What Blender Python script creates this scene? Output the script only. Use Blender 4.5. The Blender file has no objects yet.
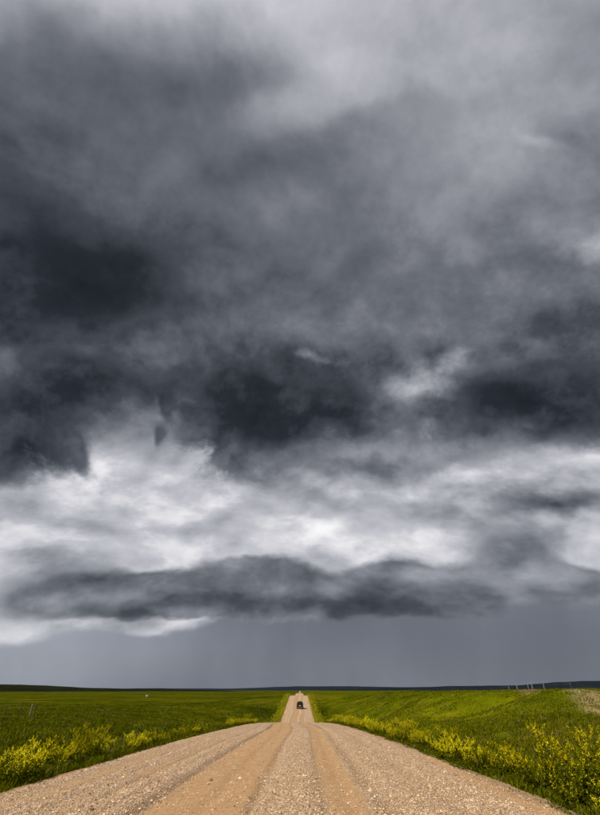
import bpy, bmesh, math, random
import numpy as np
from mathutils import Vector, Matrix

random.seed(7)
rng = np.random.default_rng(11)
sc = bpy.context.scene
col = sc.collection
R = math.radians

# ------------------------------------------------------------------ camera
W0, H0 = 600.0, 815.0            # proportions of the picture
FOC = 453.0                      # focal length in those units (20 mm lens, upright 24x36 frame)
PITCH = math.atan((690.0 - H0 / 2) / FOC)
cam_data = bpy.data.cameras.new('camera')
cam_data.sensor_fit = 'VERTICAL'
cam_data.sensor_height = 36.0
cam_data.lens = 36.0 * FOC / H0
cam_data.clip_start = 0.05
cam_data.clip_end = 60000.0
cam = bpy.data.objects.new('camera', cam_data)
cam.location = (0, 0, 0)         # the eye is the origin; the road lies 1.15 m below
cam.rotation_euler = (math.pi / 2 + PITCH, 0, 0)
col.objects.link(cam)
sc.camera = cam

# ------------------------------------------------------------------ render / exposure
sc.view_settings.view_transform = 'Standard'
sc.view_settings.look = 'None'
sc.view_settings.exposure = 0.0
sc.view_settings.gamma = 1.0
sc.view_settings.use_curve_mapping = False
try:
    sc.cycles.use_denoising = True
    sc.cycles.denoiser = 'OPENIMAGEDENOISE'
    sc.cycles.use_adaptive_sampling = True
    sc.cycles.adaptive_threshold = 0.03
    sc.cycles.adaptive_min_samples = 6
    sc.cycles.max_bounces = 5
    sc.cycles.diffuse_bounces = 3
    sc.cycles.transparent_max_bounces = 8
    sc.cycles.volume_bounces = 0
except Exception:
    pass

SUN_AZ, SUN_EL = 234.0, 47.0     # compass bearing (from +Y, clockwise) and height of the sun

# ------------------------------------------------------------------ node helper
class G:
    """tiny expression builder on a node tree"""
    def __init__(s, nt): s.nt = nt
    def new(s, t, **kw):
        n = s.nt.nodes.new(t)
        for k, v in kw.items(): setattr(n, k, v)
        return n
    def put(s, sock, v):
        if isinstance(v, (int, float)):
            try: sock.default_value = v
            except Exception: sock.default_value = (v, v, v)
        elif isinstance(v, (tuple, list)):
            if len(sock.default_value) == 4 and len(v) == 3: v = tuple(v) + (1,)
            sock.default_value = v
        else: s.nt.links.new(v, sock)
    def m(s, op, a, b=0.0, c=0.0, clamp=False):
        n = s.new('ShaderNodeMath', operation=op, use_clamp=clamp)
        s.put(n.inputs[0], a); s.put(n.inputs[1], b)
        if len(n.inputs) > 2: s.put(n.inputs[2], c)
        return n.outputs[0]
    def add(s, a, b): return s.m('ADD', a, b)
    def sub(s, a, b): return s.m('SUBTRACT', a, b)
    def mul(s, a, b): return s.m('MULTIPLY', a, b)
    def madd(s, a, b, c): return s.m('MULTIPLY_ADD', a, b, c)
    def v(s, op, a, b=(0, 0, 0), scale=None):
        n = s.new('ShaderNodeVectorMath', operation=op)
        s.put(n.inputs[0], a)
        if op == 'SCALE': s.put(n.inputs[3], scale)
        else: s.put(n.inputs[1], b)
        return n.outputs['Value'] if op in ('DOT_PRODUCT', 'LENGTH', 'DISTANCE') else n.outputs['Vector']
    def v3(s, op, a, b, c):
        n = s.new('ShaderNodeVectorMath', operation=op)
        s.put(n.inputs[0], a); s.put(n.inputs[1], b); s.put(n.inputs[2], c)
        return n.outputs['Vector']
    def comb(s, x, y, z=0.0):
        n = s.new('ShaderNodeCombineXYZ')
        s.put(n.inputs[0], x); s.put(n.inputs[1], y); s.put(n.inputs[2], z)
        return n.outputs[0]
    def sep(s, a):
        n = s.new('ShaderNodeSeparateXYZ'); s.put(n.inputs[0], a); return n.outputs
    def noise(s, vec, scale, detail=4, rough=0.5, dist=0.0, lac=2.0, colour=False):
        n = s.new('ShaderNodeTexNoise', noise_dimensions='3D')
        if vec is not None: s.put(n.inputs['Vector'], vec)
        s.put(n.inputs['Scale'], scale); s.put(n.inputs['Detail'], detail)
        s.put(n.inputs['Roughness'], rough); s.put(n.inputs['Distortion'], dist)
        s.put(n.inputs['Lacunarity'], lac)
        return n.outputs['Color'] if colour else n.outputs[0]
    def voronoi(s, vec, scale, out='Distance', feature='F1', rand=1.0):
        n = s.new('ShaderNodeTexVoronoi', feature=feature)
        if vec is not None: s.put(n.inputs['Vector'], vec)
        s.put(n.inputs['Scale'], scale); s.put(n.inputs['Randomness'], rand)
        return n.outputs[out]
    def smooth(s, x, lo, hi, a=0.0, b=1.0):
        n = s.new('ShaderNodeMapRange', interpolation_type='SMOOTHSTEP')
        s.put(n.inputs[0], x); s.put(n.inputs[1], lo); s.put(n.inputs[2], hi)
        s.put(n.inputs[3], a); s.put(n.inputs[4], b)
        return n.outputs[0]
    def lin(s, x, lo, hi, a=0.0, b=1.0):
        n = s.new('ShaderNodeMapRange', interpolation_type='LINEAR')
        s.put(n.inputs[0], x); s.put(n.inputs[1], lo); s.put(n.inputs[2], hi)
        s.put(n.inputs[3], a); s.put(n.inputs[4], b)
        return n.outputs[0]
    def mixf(s, f, a, b):
        n = s.new('ShaderNodeMix', data_type='FLOAT')
        s.put(n.inputs[0], f); s.put(n.inputs[2], a); s.put(n.inputs[3], b)
        return n.outputs[0]
    def mix(s, f, a, b, blend='MIX'):
        n = s.new('ShaderNodeMix', data_type='RGBA', blend_type=blend)
        s.put(n.inputs[0], f); s.put(n.inputs[6], a); s.put(n.inputs[7], b)
        return n.outputs[2]
    def ramp(s, f, stops, interp='LINEAR'):
        n = s.new('ShaderNodeValToRGB'); cr = n.color_ramp; cr.interpolation = interp
        while len(cr.elements) < len(stops): cr.elements.new(0.5)
        for e, (p, c) in zip(cr.elements, stops):
            e.position = p; e.color = (c[0], c[1], c[2], 1)
        s.put(n.inputs[0], f)
        return n.outputs[0]

def lin3(r, g, b):
    f = lambda c: (c / 12.92 if c <= .04045 else ((c + .055) / 1.055) ** 2.4)
    return (f(r / 255), f(g / 255), f(b / 255))

# ------------------------------------------------------------------ world: storm sky
world = bpy.data.worlds.new('World'); sc.world = world
world.use_nodes = True
nt = world.node_tree; nt.nodes.clear()
g = G(nt)

CE = R(30.0)                                           # the sky chart is centred 30 degrees up, due +Y
C_F = Vector((0, math.cos(CE), math.sin(CE))); C_U = Vector((0, -math.sin(CE), math.cos(CE)))
def chart(x, y):
    """bearing of a sky feature -> stereographic sky-chart coordinates (chart is fixed to the world)"""
    d = Vector(((x - W0 / 2) / FOC, 0, 0)) + Vector((0, math.cos(PITCH), math.sin(PITCH))) \
        + Vector((0, -math.sin(PITCH), math.cos(PITCH))) * ((H0 / 2 - y) / FOC)
    d.normalize(); k = 1.0 + d.dot(C_F)
    return Vector((d.x / k, d.dot(C_U) / k, 0))

tc = g.new('ShaderNodeTexCoord'); D = g.v('NORMALIZE', tc.outputs['Generated'])
den = g.add(g.v('DOT_PRODUCT', D, tuple(C_F)), 1.0001)
P0 = g.comb(g.m('DIVIDE', g.v('DOT_PRODUCT', D, (1, 0, 0)), den), g.m('DIVIDE', g.v('DOT_PRODUCT', D, tuple(C_U)), den))
elev = g.sep(D)[2]

def warp(P, scale, amt, detail, squash=(1, 1, 1), off=0.0, rough=.55):
    w = g.noise(g.v('MULTIPLY', g.v('ADD', P, (off, off * .7, off * 1.3)), squash), scale, detail, rough, colour=True)
    return g.v('MULTIPLY_ADD', g.v('SUBTRACT', w, (.5, .5, .5)), (amt, amt, 0)) if False else \
        g.v('ADD', P, g.v('MULTIPLY', g.v('SUBTRACT', w, (.5, .5, .5)), (amt, amt, 0)))

def blobs(P, items, base=0.0):
    """sum of soft elliptical lumps (x, y, rx, ry, tilt, amount), three at a time in vector form"""
    pp, qq = P
    acc = base
    items = list(items)
    while len(items) % 3: items.append((300, 300, 50, 50, 0, 0.0))
    for k in range(0, len(items), 3):
        A, B, C, E, F, H, amp = [], [], [], [], [], [], []
        for (x, y, rx, ry, rot, a) in items[k:k + 3]:
            c = chart(x, y)
            sx = rx * (chart(x + 5, y) - chart(x - 5, y)).length / 10
            sy = ry * (chart(x, y + 5) - chart(x, y - 5)).length / 10
            co, si = math.cos(R(rot)), math.sin(R(rot))
            A.append(co / sx / 2); B.append(si / sx / 2); C.append(-(co * c.x + si * c.y) / sx / 2)
            E.append(-si / sy / 2); F.append(co / sy / 2); H.append(-(-si * c.x + co * c.y) / sy / 2)
            amp.append(a)
        U = g.v3('MULTIPLY_ADD', qq, B, g.v3('MULTIPLY_ADD', pp, A, C))
        V = g.v3('MULTIPLY_ADD', qq, F, g.v3('MULTIPLY_ADD', pp, E, H))
        d2 = g.v3('MULTIPLY_ADD', V, V, g.v('MULTIPLY', U, U))
        f = g.v('MAXIMUM', g.v('SUBTRACT', (1, 1, 1), d2), (0, 0, 0))
        f = g.v('MULTIPLY', f, f); f = g.v('MULTIPLY', f, f)
        acc = g.add(g.v('DOT_PRODUCT', f, amp), acc)
    return acc
def pair(P):
    a = g.sep(P)
    return (g.comb(a[0], a[0], a[0]), g.comb(a[1], a[1], a[1]))
# ---- warped chart coordinates: big billows, ragged edges
P1 = warp(P0, 3.2, .055, 2, off=3.1, rough=.5)
PA = warp(P1, 10.0, .065, 5, off=7.7, rough=.52)
P2 = warp(P0, 4.5, .035, 2, squash=(1, 1.8, 1), off=1.3, rough=.5)
PL = warp(P2, 15.0, .045, 5, squash=(1, 1.4, 1), off=5.9, rough=.55)
PS = warp(P0, 15.0, .030, 5, squash=(1, 1.5, 1), off=2.9, rough=.55)
QA, QL, Q0, QS = pair(PA), pair(PL), pair(P0), pair(PS)

# ---- fields of fine structure
SB, SL = (1.0, 1.35, 1), (1.0, 1.8, 1)
n_big = g.noise(g.v('MULTIPLY', P1, SB), 6.0, 6, .50)
n_fine = g.noise(g.v('ADD', P1, (4.2, 1.1, 0)), 18.0, 8, .62)
n_fine2 = g.noise(g.v('ADD', P1, (4.2, 1.124, 0)), 18.0, 6, .62)
n_low = g.noise(g.v('MULTIPLY', P2, SL), 9.0, 8, .55)
n_low2 = g.noise(g.v('MULTIPLY', g.v('ADD', P2, (-.006, .016, 0)), SL), 9.0, 6, .55)
billow = g.m('ABSOLUTE', g.sub(g.noise(g.v('ADD', PA, (2.2, 6.1, 0)), 9.0, 4, .52), .5))       # puffs with creases between
relief = g.sub(n_low, n_low2)
relief_d = g.sub(n_fine, n_fine2)

# ---- layer A: bright high cloud in the gap above the horizon
LA = blobs(QL, [
    (158, 408, 90, 38, 0, -.24), (90, 478, 60, 14, 5, .10), (180, 560, 200, 45, 0, .05), (320, 535, 70, 26, 0, .06),
    (420, 530, 50, 40, 20, .04), (60, 520, 60, 22, -4, -.12), (370, 462, 120, 26, 0, -.24), (250, 470, 50, 14, 0, -.18),
    (395, 470, 26, 15, 0, -.06), (465, 472, 24, 10, 10, .14), (550, 466, 50, 11, 0, .04), (480, 510, 80, 20, 10, -.13),
    (575, 507, 60, 13, -2, -.34), (520, 545, 45, 30, 30, -.24), (584, 540, 26, 20, 0, -.06), (560, 592, 90, 18, 0, -.26), (590, 480, 50, 40, 0, -.10), (40, 580, 70, 24, 0, -.22),
    (30, 622, 70, 12, 0, -.06), (130, 624, 90, 12, 0, -.08), (0, 575, 80, 20, 0, -.06), (100, 505, 90, 16, -6, .05), (215, 500, 60, 20, 0, .06),
    (0, 500, 40, 30, 0, -.06), (440, 560, 40, 30, 0, .02), (520, 580, 90, 40, 0, -.14), (460, 490, 200, 18, 0, -.08), (110, 600, 140, 16, 0, -.12),
    (200, 530, 50, 12, 10, -.05), (330, 510, 60, 12, 0, -.06), (130, 530, 60, 10, -8, -.06),
], .79)
LA = g.madd(g.sub(n_low, .5), .26, LA)
LA = g.madd(g.sub(g.smooth(n_low, .46, .57), .5), .05, LA)
LA = g.madd(relief, .55, LA)
LA = g.madd(g.sub(billow, .10), .25, LA)

# ---- layer B: rain veil down to the horizon
LB = blobs(Q0, [(0, 620, 170, 90, 0, .16), (150, 640, 110, 40, 0, .05), (320, 620, 120, 30, 0, -.03), (560, 660, 160, 50, 0, -.035),
                (10, 690, 160, 30, 0, .04)], .465)
LB = g.madd(g.sub(g.noise(g.v('MULTIPLY', P2, (5, 1.2, 1)), 3.0, 4, .55), .5), .10, LB)
LB = g.madd(g.sub(n_low, .5), .05, LB)
yB = chart(300, 594).y
edgeB = blobs(QS, [(30, 620, 150, 40, 0, -.030), (170, 615, 60, 24, 0, -.026), (560, 600, 110, 40, 0, .012)], 0.0)
mB = g.smooth(g.add(g.sub(yB, g.sep(PS)[1]), edgeB), -.006, .014)
L = g.mixf(mB, LA, LB)

# ---- layer C: low shelf cloud with flat base
DC = blobs(QS, [
    (150, 594, 120, 22, 3, 1.1), (250, 584, 80, 26, 0, .75), (330, 602, 130, 18, 0, 1.25), (240, 606, 100, 12, 0, .5), (425, 600, 70, 15, -5, .9),
    (395, 574, 40, 20, 0, .8), (345, 578, 60, 14, 0, .5), (445, 586, 44, 16, 0, .6), (280, 562, 50, 16, 0, .45), (70, 590, 70, 20, 0, .9), (475, 580, 40, 18, -20, .8), (505, 556, 40, 28, -40, .75), (550, 560, 50, 16, -30, .5),
    (592, 583, 34, 16, 0, .75), (350, 548, 16, 8, 0, -.1), (445, 552, 16, 12, 0, -.2), (120, 632, 160, 10, 0, -.4), (420, 634, 160, 9, 0, -.3),
    (110, 565, 40, 10, 0, .3), (190, 545, 60, 12, 0, -.3), (230, 560, 40, 10, 0, .2),
], 0.0)
mC = g.smooth(g.madd(relief, .8, g.madd(g.sub(n_low, .5), .9, DC)), .30, .74)
LC = blobs(QS, [
    (200, 602, 220, 9, 0, -.08), (340, 607, 140, 9, 0, -.12), (150, 578, 50, 10, 0, -.07), (280, 574, 45, 12, 0, -.07), (395, 570, 24, 12, 0, -.07),
    (355, 575, 20, 10, 0, .08), (210, 560, 60, 12, 0, .12), (440, 575, 30, 14, 0, .08), (510, 560, 60, 30, -30, .06), (50, 602, 50, 12, 0, .10), (110, 580, 50, 12, 0, -.06),
    (590, 580, 30, 14, 0, .03), (320, 550, 60, 8, 0, .12), (392, 547, 26, 6, 0, .12),
], .43)
LC = g.madd(g.sub(n_low, .5), .30, LC)
LC = g.madd(relief, .7, LC)
L = g.mixf(g.mul(mC, .95), L, LC)

# ---- layer D: the great dark storm cloud overhead, ragged underneath
yD = chart(300, 460).y
DD = blobs(QA, [
    (-5, 474, 40, 26, 0, .040), (45, 452, 80, 20, 28, .030), (110, 455, 40, 20, 0, -.02), (140, 412, 46, 30, 18, -.072), (152, 428, 8, 15, 10, .085), (78, 458, 10, 14, 0, .06), (118, 446, 7, 10, 0, .05), (215, 432, 40, 30, 0, .030), (255, 452, 50, 24, 0, .040), (160, 450, 44, 18, 0, -.04), (110, 450, 30, 20, 0, -.05),
    (236, 455, 26, 26, 5, .050), (310, 445, 62, 34, 0, .050), (160, 400, 8, 16, 10, .10), (70, 447, 9, 14, 0, .06), (190, 410, 28, 6, -25, .06),
    (395, 440, 26, 20, 0, .0), (500, 440, 80, 24, 0, .036), (590, 436, 50, 24, 0, .04), (380, 462, 80, 20, 0, .050), (560, 470, 50, 10, 0, -.02),
    (300, 150, 600, 170, 0, .18), (490, 405, 150, 30, 0, .055), (300, 425, 80, 30, 0, .05),
], 0.0)
DD = g.add(g.sub(g.sep(PA)[1], yD), DD)
n_edge = g.noise(g.v('ADD', PA, (8.2, 3.1, 0)), 42.0, 5, .62)
DD = g.madd(g.sub(n_edge, .5), .07, g.madd(g.sub(n_fine, .5), .17, DD))
soft = g.add(g.smooth(n_big, .40, .62, .022, .052), blobs(Q0, [(85, 455, 70, 40, 20, .035), (165, 410, 50, 40, 0, .03)], 0.0))
mD = g.smooth(g.madd(g.sub(billow, .10), .10, DD), g.mul(soft, -.8), soft)
LD = blobs(QA, [
    (60, -30, 260, 75, 0, .20), (300, -60, 520, 110, 0, .30), (300, 70, 60, 50, 20, .08), (240, 120, 40, 20, 30, .03), (460, 70, 230, 90, -6, .20), (480, 190, 160, 80, 10, .15), (60, 130, 130, 60, 0, -.07), (120, 240, 120, 60, 0, -.06),
    (30, 215, 60, 45, 0, -.10), (270, 128, 70, 26, 22, .08), (130, 190, 90, 35, 20, .05), (270, 172, 60, 16, 15, -.03), (260, 205, 80, 22, 12, .04),
    (220, 90, 60, 30, 20, -.05), (580, 145, 50, 20, -30, -.08), (540, 150, 30, 9, -25, .07), (350, 255, 60, 30, 15, -.06), (320, 175, 40, 18, 10, -.02),
    (60, 290, 130, 54, 4, -.13), (50, 335, 170, 110, 0, -.09), (85, 388, 70, 32, -8, -.09), (15, 430, 60, 44, 0, -.07), (280, 402, 140, 66, 0, -.09), (310, 418, 56, 30, 0, -.07),
    (560, 425, 80, 32, 0, -.08), (540, 370, 110, 70, 0, -.06), (480, 390, 40, 36, 20, -.05), (250, 370, 70, 30, 0, -.08), (190, 372, 34, 30, 0, -.08), (540, 390, 50, 20, 0, -.04),
    (50, 346, 60, 14, 8, .02), (10, 362, 12, 14, 0, .05), (190, 330, 70, 20, 15, .02), (430, 320, 70, 30, 0, .05), (520, 300, 60, 40, 0, .06),
    (580, 240, 50, 24, 0, .12), (330, 330, 50, 24, 0, .02), (396, 410, 40, 44, 0, .10), (195, 335, 60, 20, 15, .03), (225, 405, 60, 34, 0, -.06), (400, 462, 120, 14, 0, .14), (240, 465, 20, 14, 0, -.04),
    (520, 390, 90, 60, 0, -.05), (570, 360, 50, 24, 0, .02), (500, 335, 40, 8, -20, .06),
], .41)
rough_k = g.smooth(elev, .92, .42, .32, 1.0)          # overhead the cloud base is smooth, lower down it is torn
LD = g.madd(g.sub(n_big, .5), g.madd(rough_k, .14, .14), LD)
LD = g.madd(g.sub(n_fine, .5), g.mul(rough_k, .10), LD)
LD = g.madd(relief_d, g.mul(rough_k, .42), LD)
LD = g.madd(g.sub(billow, .10), g.mul(rough_k, .42), LD)
# darker scud hanging in front, with torn edges
D2 = blobs(QA, [(290, 415, 90, 50, 0, .9), (90, 385, 84, 34, -8, .85), (15, 440, 60, 46, 0, .8), (530, 405, 80, 48, 15, .85), (600, 420, 50, 50, 0, .5), (60, 295, 120, 48, 4, .8),
                (225, 370, 46, 34, 0, .5), (350, 265, 60, 30, 25, .5), (480, 330, 40, 12, 15, .4), (575, 150, 50, 18, -30, .5), (400, 440, 70, 16, 0, .45), (190, 235, 90, 30, 20, .4), (30, 200, 60, 60, 0, .5)], 0.0)
m2 = g.smooth(g.madd(relief_d, .5, g.madd(g.sub(n_edge, .5), .6, g.madd(g.sub(n_fine, .5), 1.4, D2))), .34, .66)
LD = g.madd(m2, g.madd(rough_k, -.06, -.02), LD)
LD = g.madd(g.sub(n_edge, .5), g.mul(rough_k, .10), LD)
D3 = blobs(QA, [(300, 105, 95, 40, 24, .65), (450, 60, 160, 50, 0, .6), (460, 200, 120, 40, 10, .5), (130, 190, 90, 26, 20, .4)], 0.0)
LD = g.madd(g.smooth(g.madd(g.sub(n_big, .5), 1.0, D3), .25, .75), .07, LD)
# pale windows torn in it
DE = blobs(QA, [(420, 386, 52, 30, 14, 1.05), (456, 354, 18, 20, -35, .6), (318, 358, 30, 10, -20, .62), (592, 240, 60, 20, 15, 1.2),
                (300, 352, 14, 6, 0, .3)], 0.0)
mE = g.smooth(g.madd(g.sub(n_fine, .5), .9, DE), .22, 1.15)
LD = g.mixf(mE, LD, g.madd(relief_d, .5, g.madd(g.sub(n_low, .5), .2, .62)))
L = g.mixf(mD, L, LD)
fr = g.mul(g.smooth(DD, -.05, .0), g.smooth(DD, .06, .01))
L = g.madd(g.mul(fr, g.smooth(n_fine, .45, .75)), .10, L)

sky_col = g.ramp(L, [(0.0, lin3(20, 23, 27)), (.16, lin3(39, 43, 49)), (.30, lin3(71, 75, 82)), (.45, lin3(110, 113, 121)),
                     (.60, lin3(150, 152, 160)), (.78, lin3(196, 196, 203)), (.92, lin3(236, 235, 238)), (1.0, lin3(252, 251, 252))])

sky_col = g.mix(g.mul(mB, g.m('SUBTRACT', 1.0, mC)), sky_col, (.965, 1.0, 1.03), 'MULTIPLY')        # the rain veil is bluer

# ---- clear air above the clouds (hardly any of it shows through)
skyt = g.new('ShaderNodeTexSky', sky_type='NISHITA')
skyt.sun_disc = False
skyt.sun_elevation = R(SUN_EL); skyt.sun_rotation = R(SUN_AZ)
skyt.altitude = 600; skyt.air_density = 1.0; skyt.dust_density = 1.5
bg_clear = g.new('ShaderNodeBackground'); g.put(bg_clear.inputs[0], skyt.outputs[0]); bg_clear.inputs[1].default_value = 0.08
bg_cloud = g.new('ShaderNodeBackground'); g.put(bg_cloud.inputs[0], sky_col); bg_cloud.inputs[1].default_value = 1.0
mx = g.new('ShaderNodeMixShader'); mx.inputs[0].default_value = 0.97
nt.links.new(bg_clear.outputs[0], mx.inputs[1]); nt.links.new(bg_cloud.outputs[0], mx.inputs[2])
world.cycles.sampling_method = 'MANUAL'; world.cycles.sample_map_resolution = 256
out = g.new('ShaderNodeOutputWorld'); nt.links.new(mx.outputs[0], out.inputs[0])

# ------------------------------------------------------------------ sun, breaking through behind the viewer
sun_d = bpy.data.lights.new('sun', 'SUN'); sun_d.energy = 5.0; sun_d.angle = R(2.5); sun_d.color = (1.0, .90, .74)
sun = bpy.data.objects.new('sun', sun_d); col.objects.link(sun)
_sv = Vector((math.sin(R(SUN_AZ)) * math.cos(R(SUN_EL)), math.cos(R(SUN_AZ)) * math.cos(R(SUN_EL)), math.sin(R(SUN_EL))))
sun.rotation_euler = _sv.to_track_quat('Z', 'Y').to_euler()
sun.location = _sv * 50

# ================================================================== helpers for meshes
def tag(o, label=None, cat=None, group=None, kind=None):
    if label: o['label'] = label
    if cat: o['category'] = cat
    if group: o['group'] = group
    if kind: o['kind'] = kind
    return o
def link(o, parent=None):
    col.objects.link(o)
    if parent: o.parent = parent
    return o
def mesh_np(name, V, F, mat, attrs=None, smooth=False, parent=None):
    """V (n,3), F (m,3 or 4): one mesh object, with per-vertex float attributes"""
    V = np.asarray(V, np.float32); F = np.asarray(F, np.int32)
    me = bpy.data.meshes.new(name)
    k = F.shape[1]
    me.vertices.add(len(V)); me.vertices.foreach_set('co', V.ravel())
    me.loops.add(F.size); me.loops.foreach_set('vertex_index', F.ravel())
    me.polygons.add(len(F)); me.polygons.foreach_set('loop_start', np.arange(0, F.size, k, dtype=np.int32))
    me.polygons.foreach_set('use_smooth', np.full(len(F), smooth))
    me.update(calc_edges=True)
    for an, av in (attrs or {}).items():
        a = me.attributes.new(an, 'FLOAT', 'POINT'); a.data.foreach_set('value', np.asarray(av, np.float32).ravel())
    me.materials.append(mat)
    return link(bpy.data.objects.new(name, me), parent)
def empty(name, loc, rz=0.0):
    o = bpy.data.objects.new(name, None); o.location = loc; o.rotation_euler = (0, 0, rz); o.empty_display_size = .2
    return link(o)
def obj_bm(name, bm, mat, parent=None, bevel=0.0, smooth=False):
    me = bpy.data.meshes.new(name)
    if bevel: bmesh.ops.bevel(bm, geom=list(bm.edges), offset=bevel, segments=2, affect='EDGES', profile=.6)
    bm.to_mesh(me); bm.free(); me.materials.append(mat)
    if smooth:
        for p in me.polygons: p.use_smooth = True
    return link(bpy.data.objects.new(name, me), parent)
def bm_box(bm, c, s, rot=None):
    M = Matrix.Translation(c) @ (rot.to_4x4() if rot else Matrix.Identity(4)) @ Matrix.Diagonal((s[0], s[1], s[2], 1))
    return bmesh.ops.create_cube(bm, size=1.0, matrix=M)['verts']
def grid_faces(nx, ny):
    i = np.arange(ny - 1)[:, None] * nx + np.arange(nx - 1)[None, :]
    return np.stack([i, i + 1, i + 1 + nx, i + nx], -1).reshape(-1, 4)
def sstep(a, b, x):
    t = np.clip((x - a) / (b - a), 0, 1); return t * t * (3 - 2 * t)
_lat = rng.random((64, 64, 4))
def vnoise(x, y, ch=0):
    xi = np.floor(x).astype(int); yi = np.floor(y).astype(int); fx = x - xi; fy = y - yi
    fx = fx * fx * (3 - 2 * fx); fy = fy * fy * (3 - 2 * fy)
    L = _lat[:, :, ch]; a = L[xi % 64, yi % 64]; b = L[(xi + 1) % 64, yi % 64]; c = L[xi % 64, (yi + 1) % 64]; d = L[(xi + 1) % 64, (yi + 1) % 64]
    return (a * (1 - fx) + b * fx) * (1 - fy) + (c * (1 - fx) + d * fx) * fy
def fbm(x, y, n=4, ch=0):
    s = 0; a = .5
    for k in range(n): s = s + a * vnoise(x * 2 ** k + 17 * k, y * 2 ** k + 9 * k, ch); a *= .5
    return s - .5 * (1 - .5 ** n) 

# ================================================================== lie of the land
_KY = np.linspace(-60, 12000, 24121)
def profile(knots, sig):
    k = np.array(knots); v = np.interp(_KY, k[:, 0], k[:, 1])
    n = int(sig / .5 * 3); kern = np.exp(-.5 * (np.arange(-n, n + 1) * .5 / sig) ** 2); kern /= kern.sum()
    return np.convolve(np.pad(v, n, 'edge'), kern, 'valid')
ROAD_Z = profile([(-60, -.8), (0, -1.15), (9, -1.29), (20, -1.52), (38, -2.1), (55, -2.78), (71, -3.6), (85, -5.0), (98, -6.6), (110, -7.0), (124, -6.35), (165, -4.7),
                  (228, -2.2), (246, -2.1), (300, -3.4), (420, -7), (520, -6), (615, -3.5), (640, -3.4), (800, -7), (1500, -6.5), (12000, -6.5)], 5.0)
LEFT_Z = profile([(-60, -1.5), (0, -1.75), (28, -2.25), (73, -2.8), (90, -3.4), (130, -4.1), (200, -4.3), (400, -5), (1500, -5.3), (12000, -6)], 8.0)
RIGHT_Z = profile([(-60, -1.7), (20, -1.6), (45, -1.2), (62, -.55), (100, -.10), (150, -.45), (250, -1.6), (400, -3), (700, -4.5), (1500, -5.3), (12000, -6)], 8.0)
RC, RH = -.55, 4.05                                             # road centre and half width
def road_z(y): return np.interp(y, _KY, ROAD_Z)
def land(x, y):
    x = np.asarray(x, float); y = np.asarray(y, float)
    ax = x - RC; zr = road_z(y)
    far = sstep(60, 400, y)
    tl = sstep(8, 30 + 40 * far, -ax); tr = sstep(8.5, 23 + 30 * far, ax)
    zl = np.interp(y, _KY, LEFT_Z) + .8 * fbm(x / 22, y / 22, 3)
    zp = np.interp(y, _KY, RIGHT_Z) + 1.0 * fbm(x / 15 + 5, y / 18, 3, 1) + np.clip(.011 * (x - 24), 0, .8) * sstep(40, 90, y)
    z = zr * (1 - tl) + zl * tl
    for (mx_, my_, mr_, mh_) in ((20, 41, 7, 1.5), (27, 64, 9, .35), (16, 55, 5, -2.0), (21, 29, 4.5, -1.6), (33, 46, 6, -.3), (13.5, 32, 4, .9), (26, 52, 4, -1.0), (21, 80, 8, .1), (17, 98, 7, -1.0)):
        zp = zp + mh_ * np.exp(-((x - mx_) ** 2 + ((y - my_) * .75) ** 2) / mr_ ** 2)
    z = z * (1 - tr) + zp * tr
    d = np.abs(ax) - RH
    off = sstep(0, 1.5, d)
    z = z - .5 * np.exp(-((d - 4.0) / 2.2) ** 2) * (1 - far) - .10 * sstep(-.3, .6, d)
    z = z + off * (.22 * fbm(x / 5, y / 5, 3, 2) + .10 * fbm(x / 1.3, y / 1.3, 2, 3)) * (1 - .6 * far)
    z = z + off * far * 1.6 * fbm(x / 160, y / 160, 3, 1)
    z = z - .18 * (1 - sstep(-1.0, 0.05, d))                    # bed under the gravel
    return z

# ================================================================== materials
def mat_new(name):
    m = bpy.data.materials.new(name); m.use_nodes = True
    m.node_tree.nodes.clear(); return m, G(m.node_tree)
def finish(m, h, colour, rough=.9, bump=None, bstr=.5, bdist=.02, spec=.3, trans=None, metal=0.0):
    b = h.new('ShaderNodeBsdfPrincipled')
    h.put(b.inputs['Base Color'], colour); h.put(b.inputs['Roughness'], rough); b.inputs['Specular IOR Level'].default_value = spec
    b.inputs['Metallic'].default_value = metal
    if bump is not None:
        bn = h.new('ShaderNodeBump'); h.put(bn.inputs['Height'], bump); bn.inputs['Strength'].default_value = bstr; bn.inputs['Distance'].default_value = bdist
        h.put(b.inputs['Normal'], bn.outputs[0])
    sh = b.outputs[0]
    if trans:
        t = h.new('ShaderNodeBsdfTranslucent'); h.put(t.inputs[0], colour)
        x = h.new('ShaderNodeMixShader'); x.inputs[0].default_value = trans
        m.node_tree.links.new(sh, x.inputs[1]); m.node_tree.links.new(t.outputs[0], x.inputs[2]); sh = x.outputs[0]
    o = h.new('ShaderNodeOutputMaterial'); m.node_tree.links.new(sh, o.inputs[0])
    return m
def attr(h, name):
    n = h.new('ShaderNodeAttribute'); n.attribute_name = name; return n.outputs['Fac']
def pos(h): return h.new('ShaderNodeNewGeometry').outputs['Position']

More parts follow.
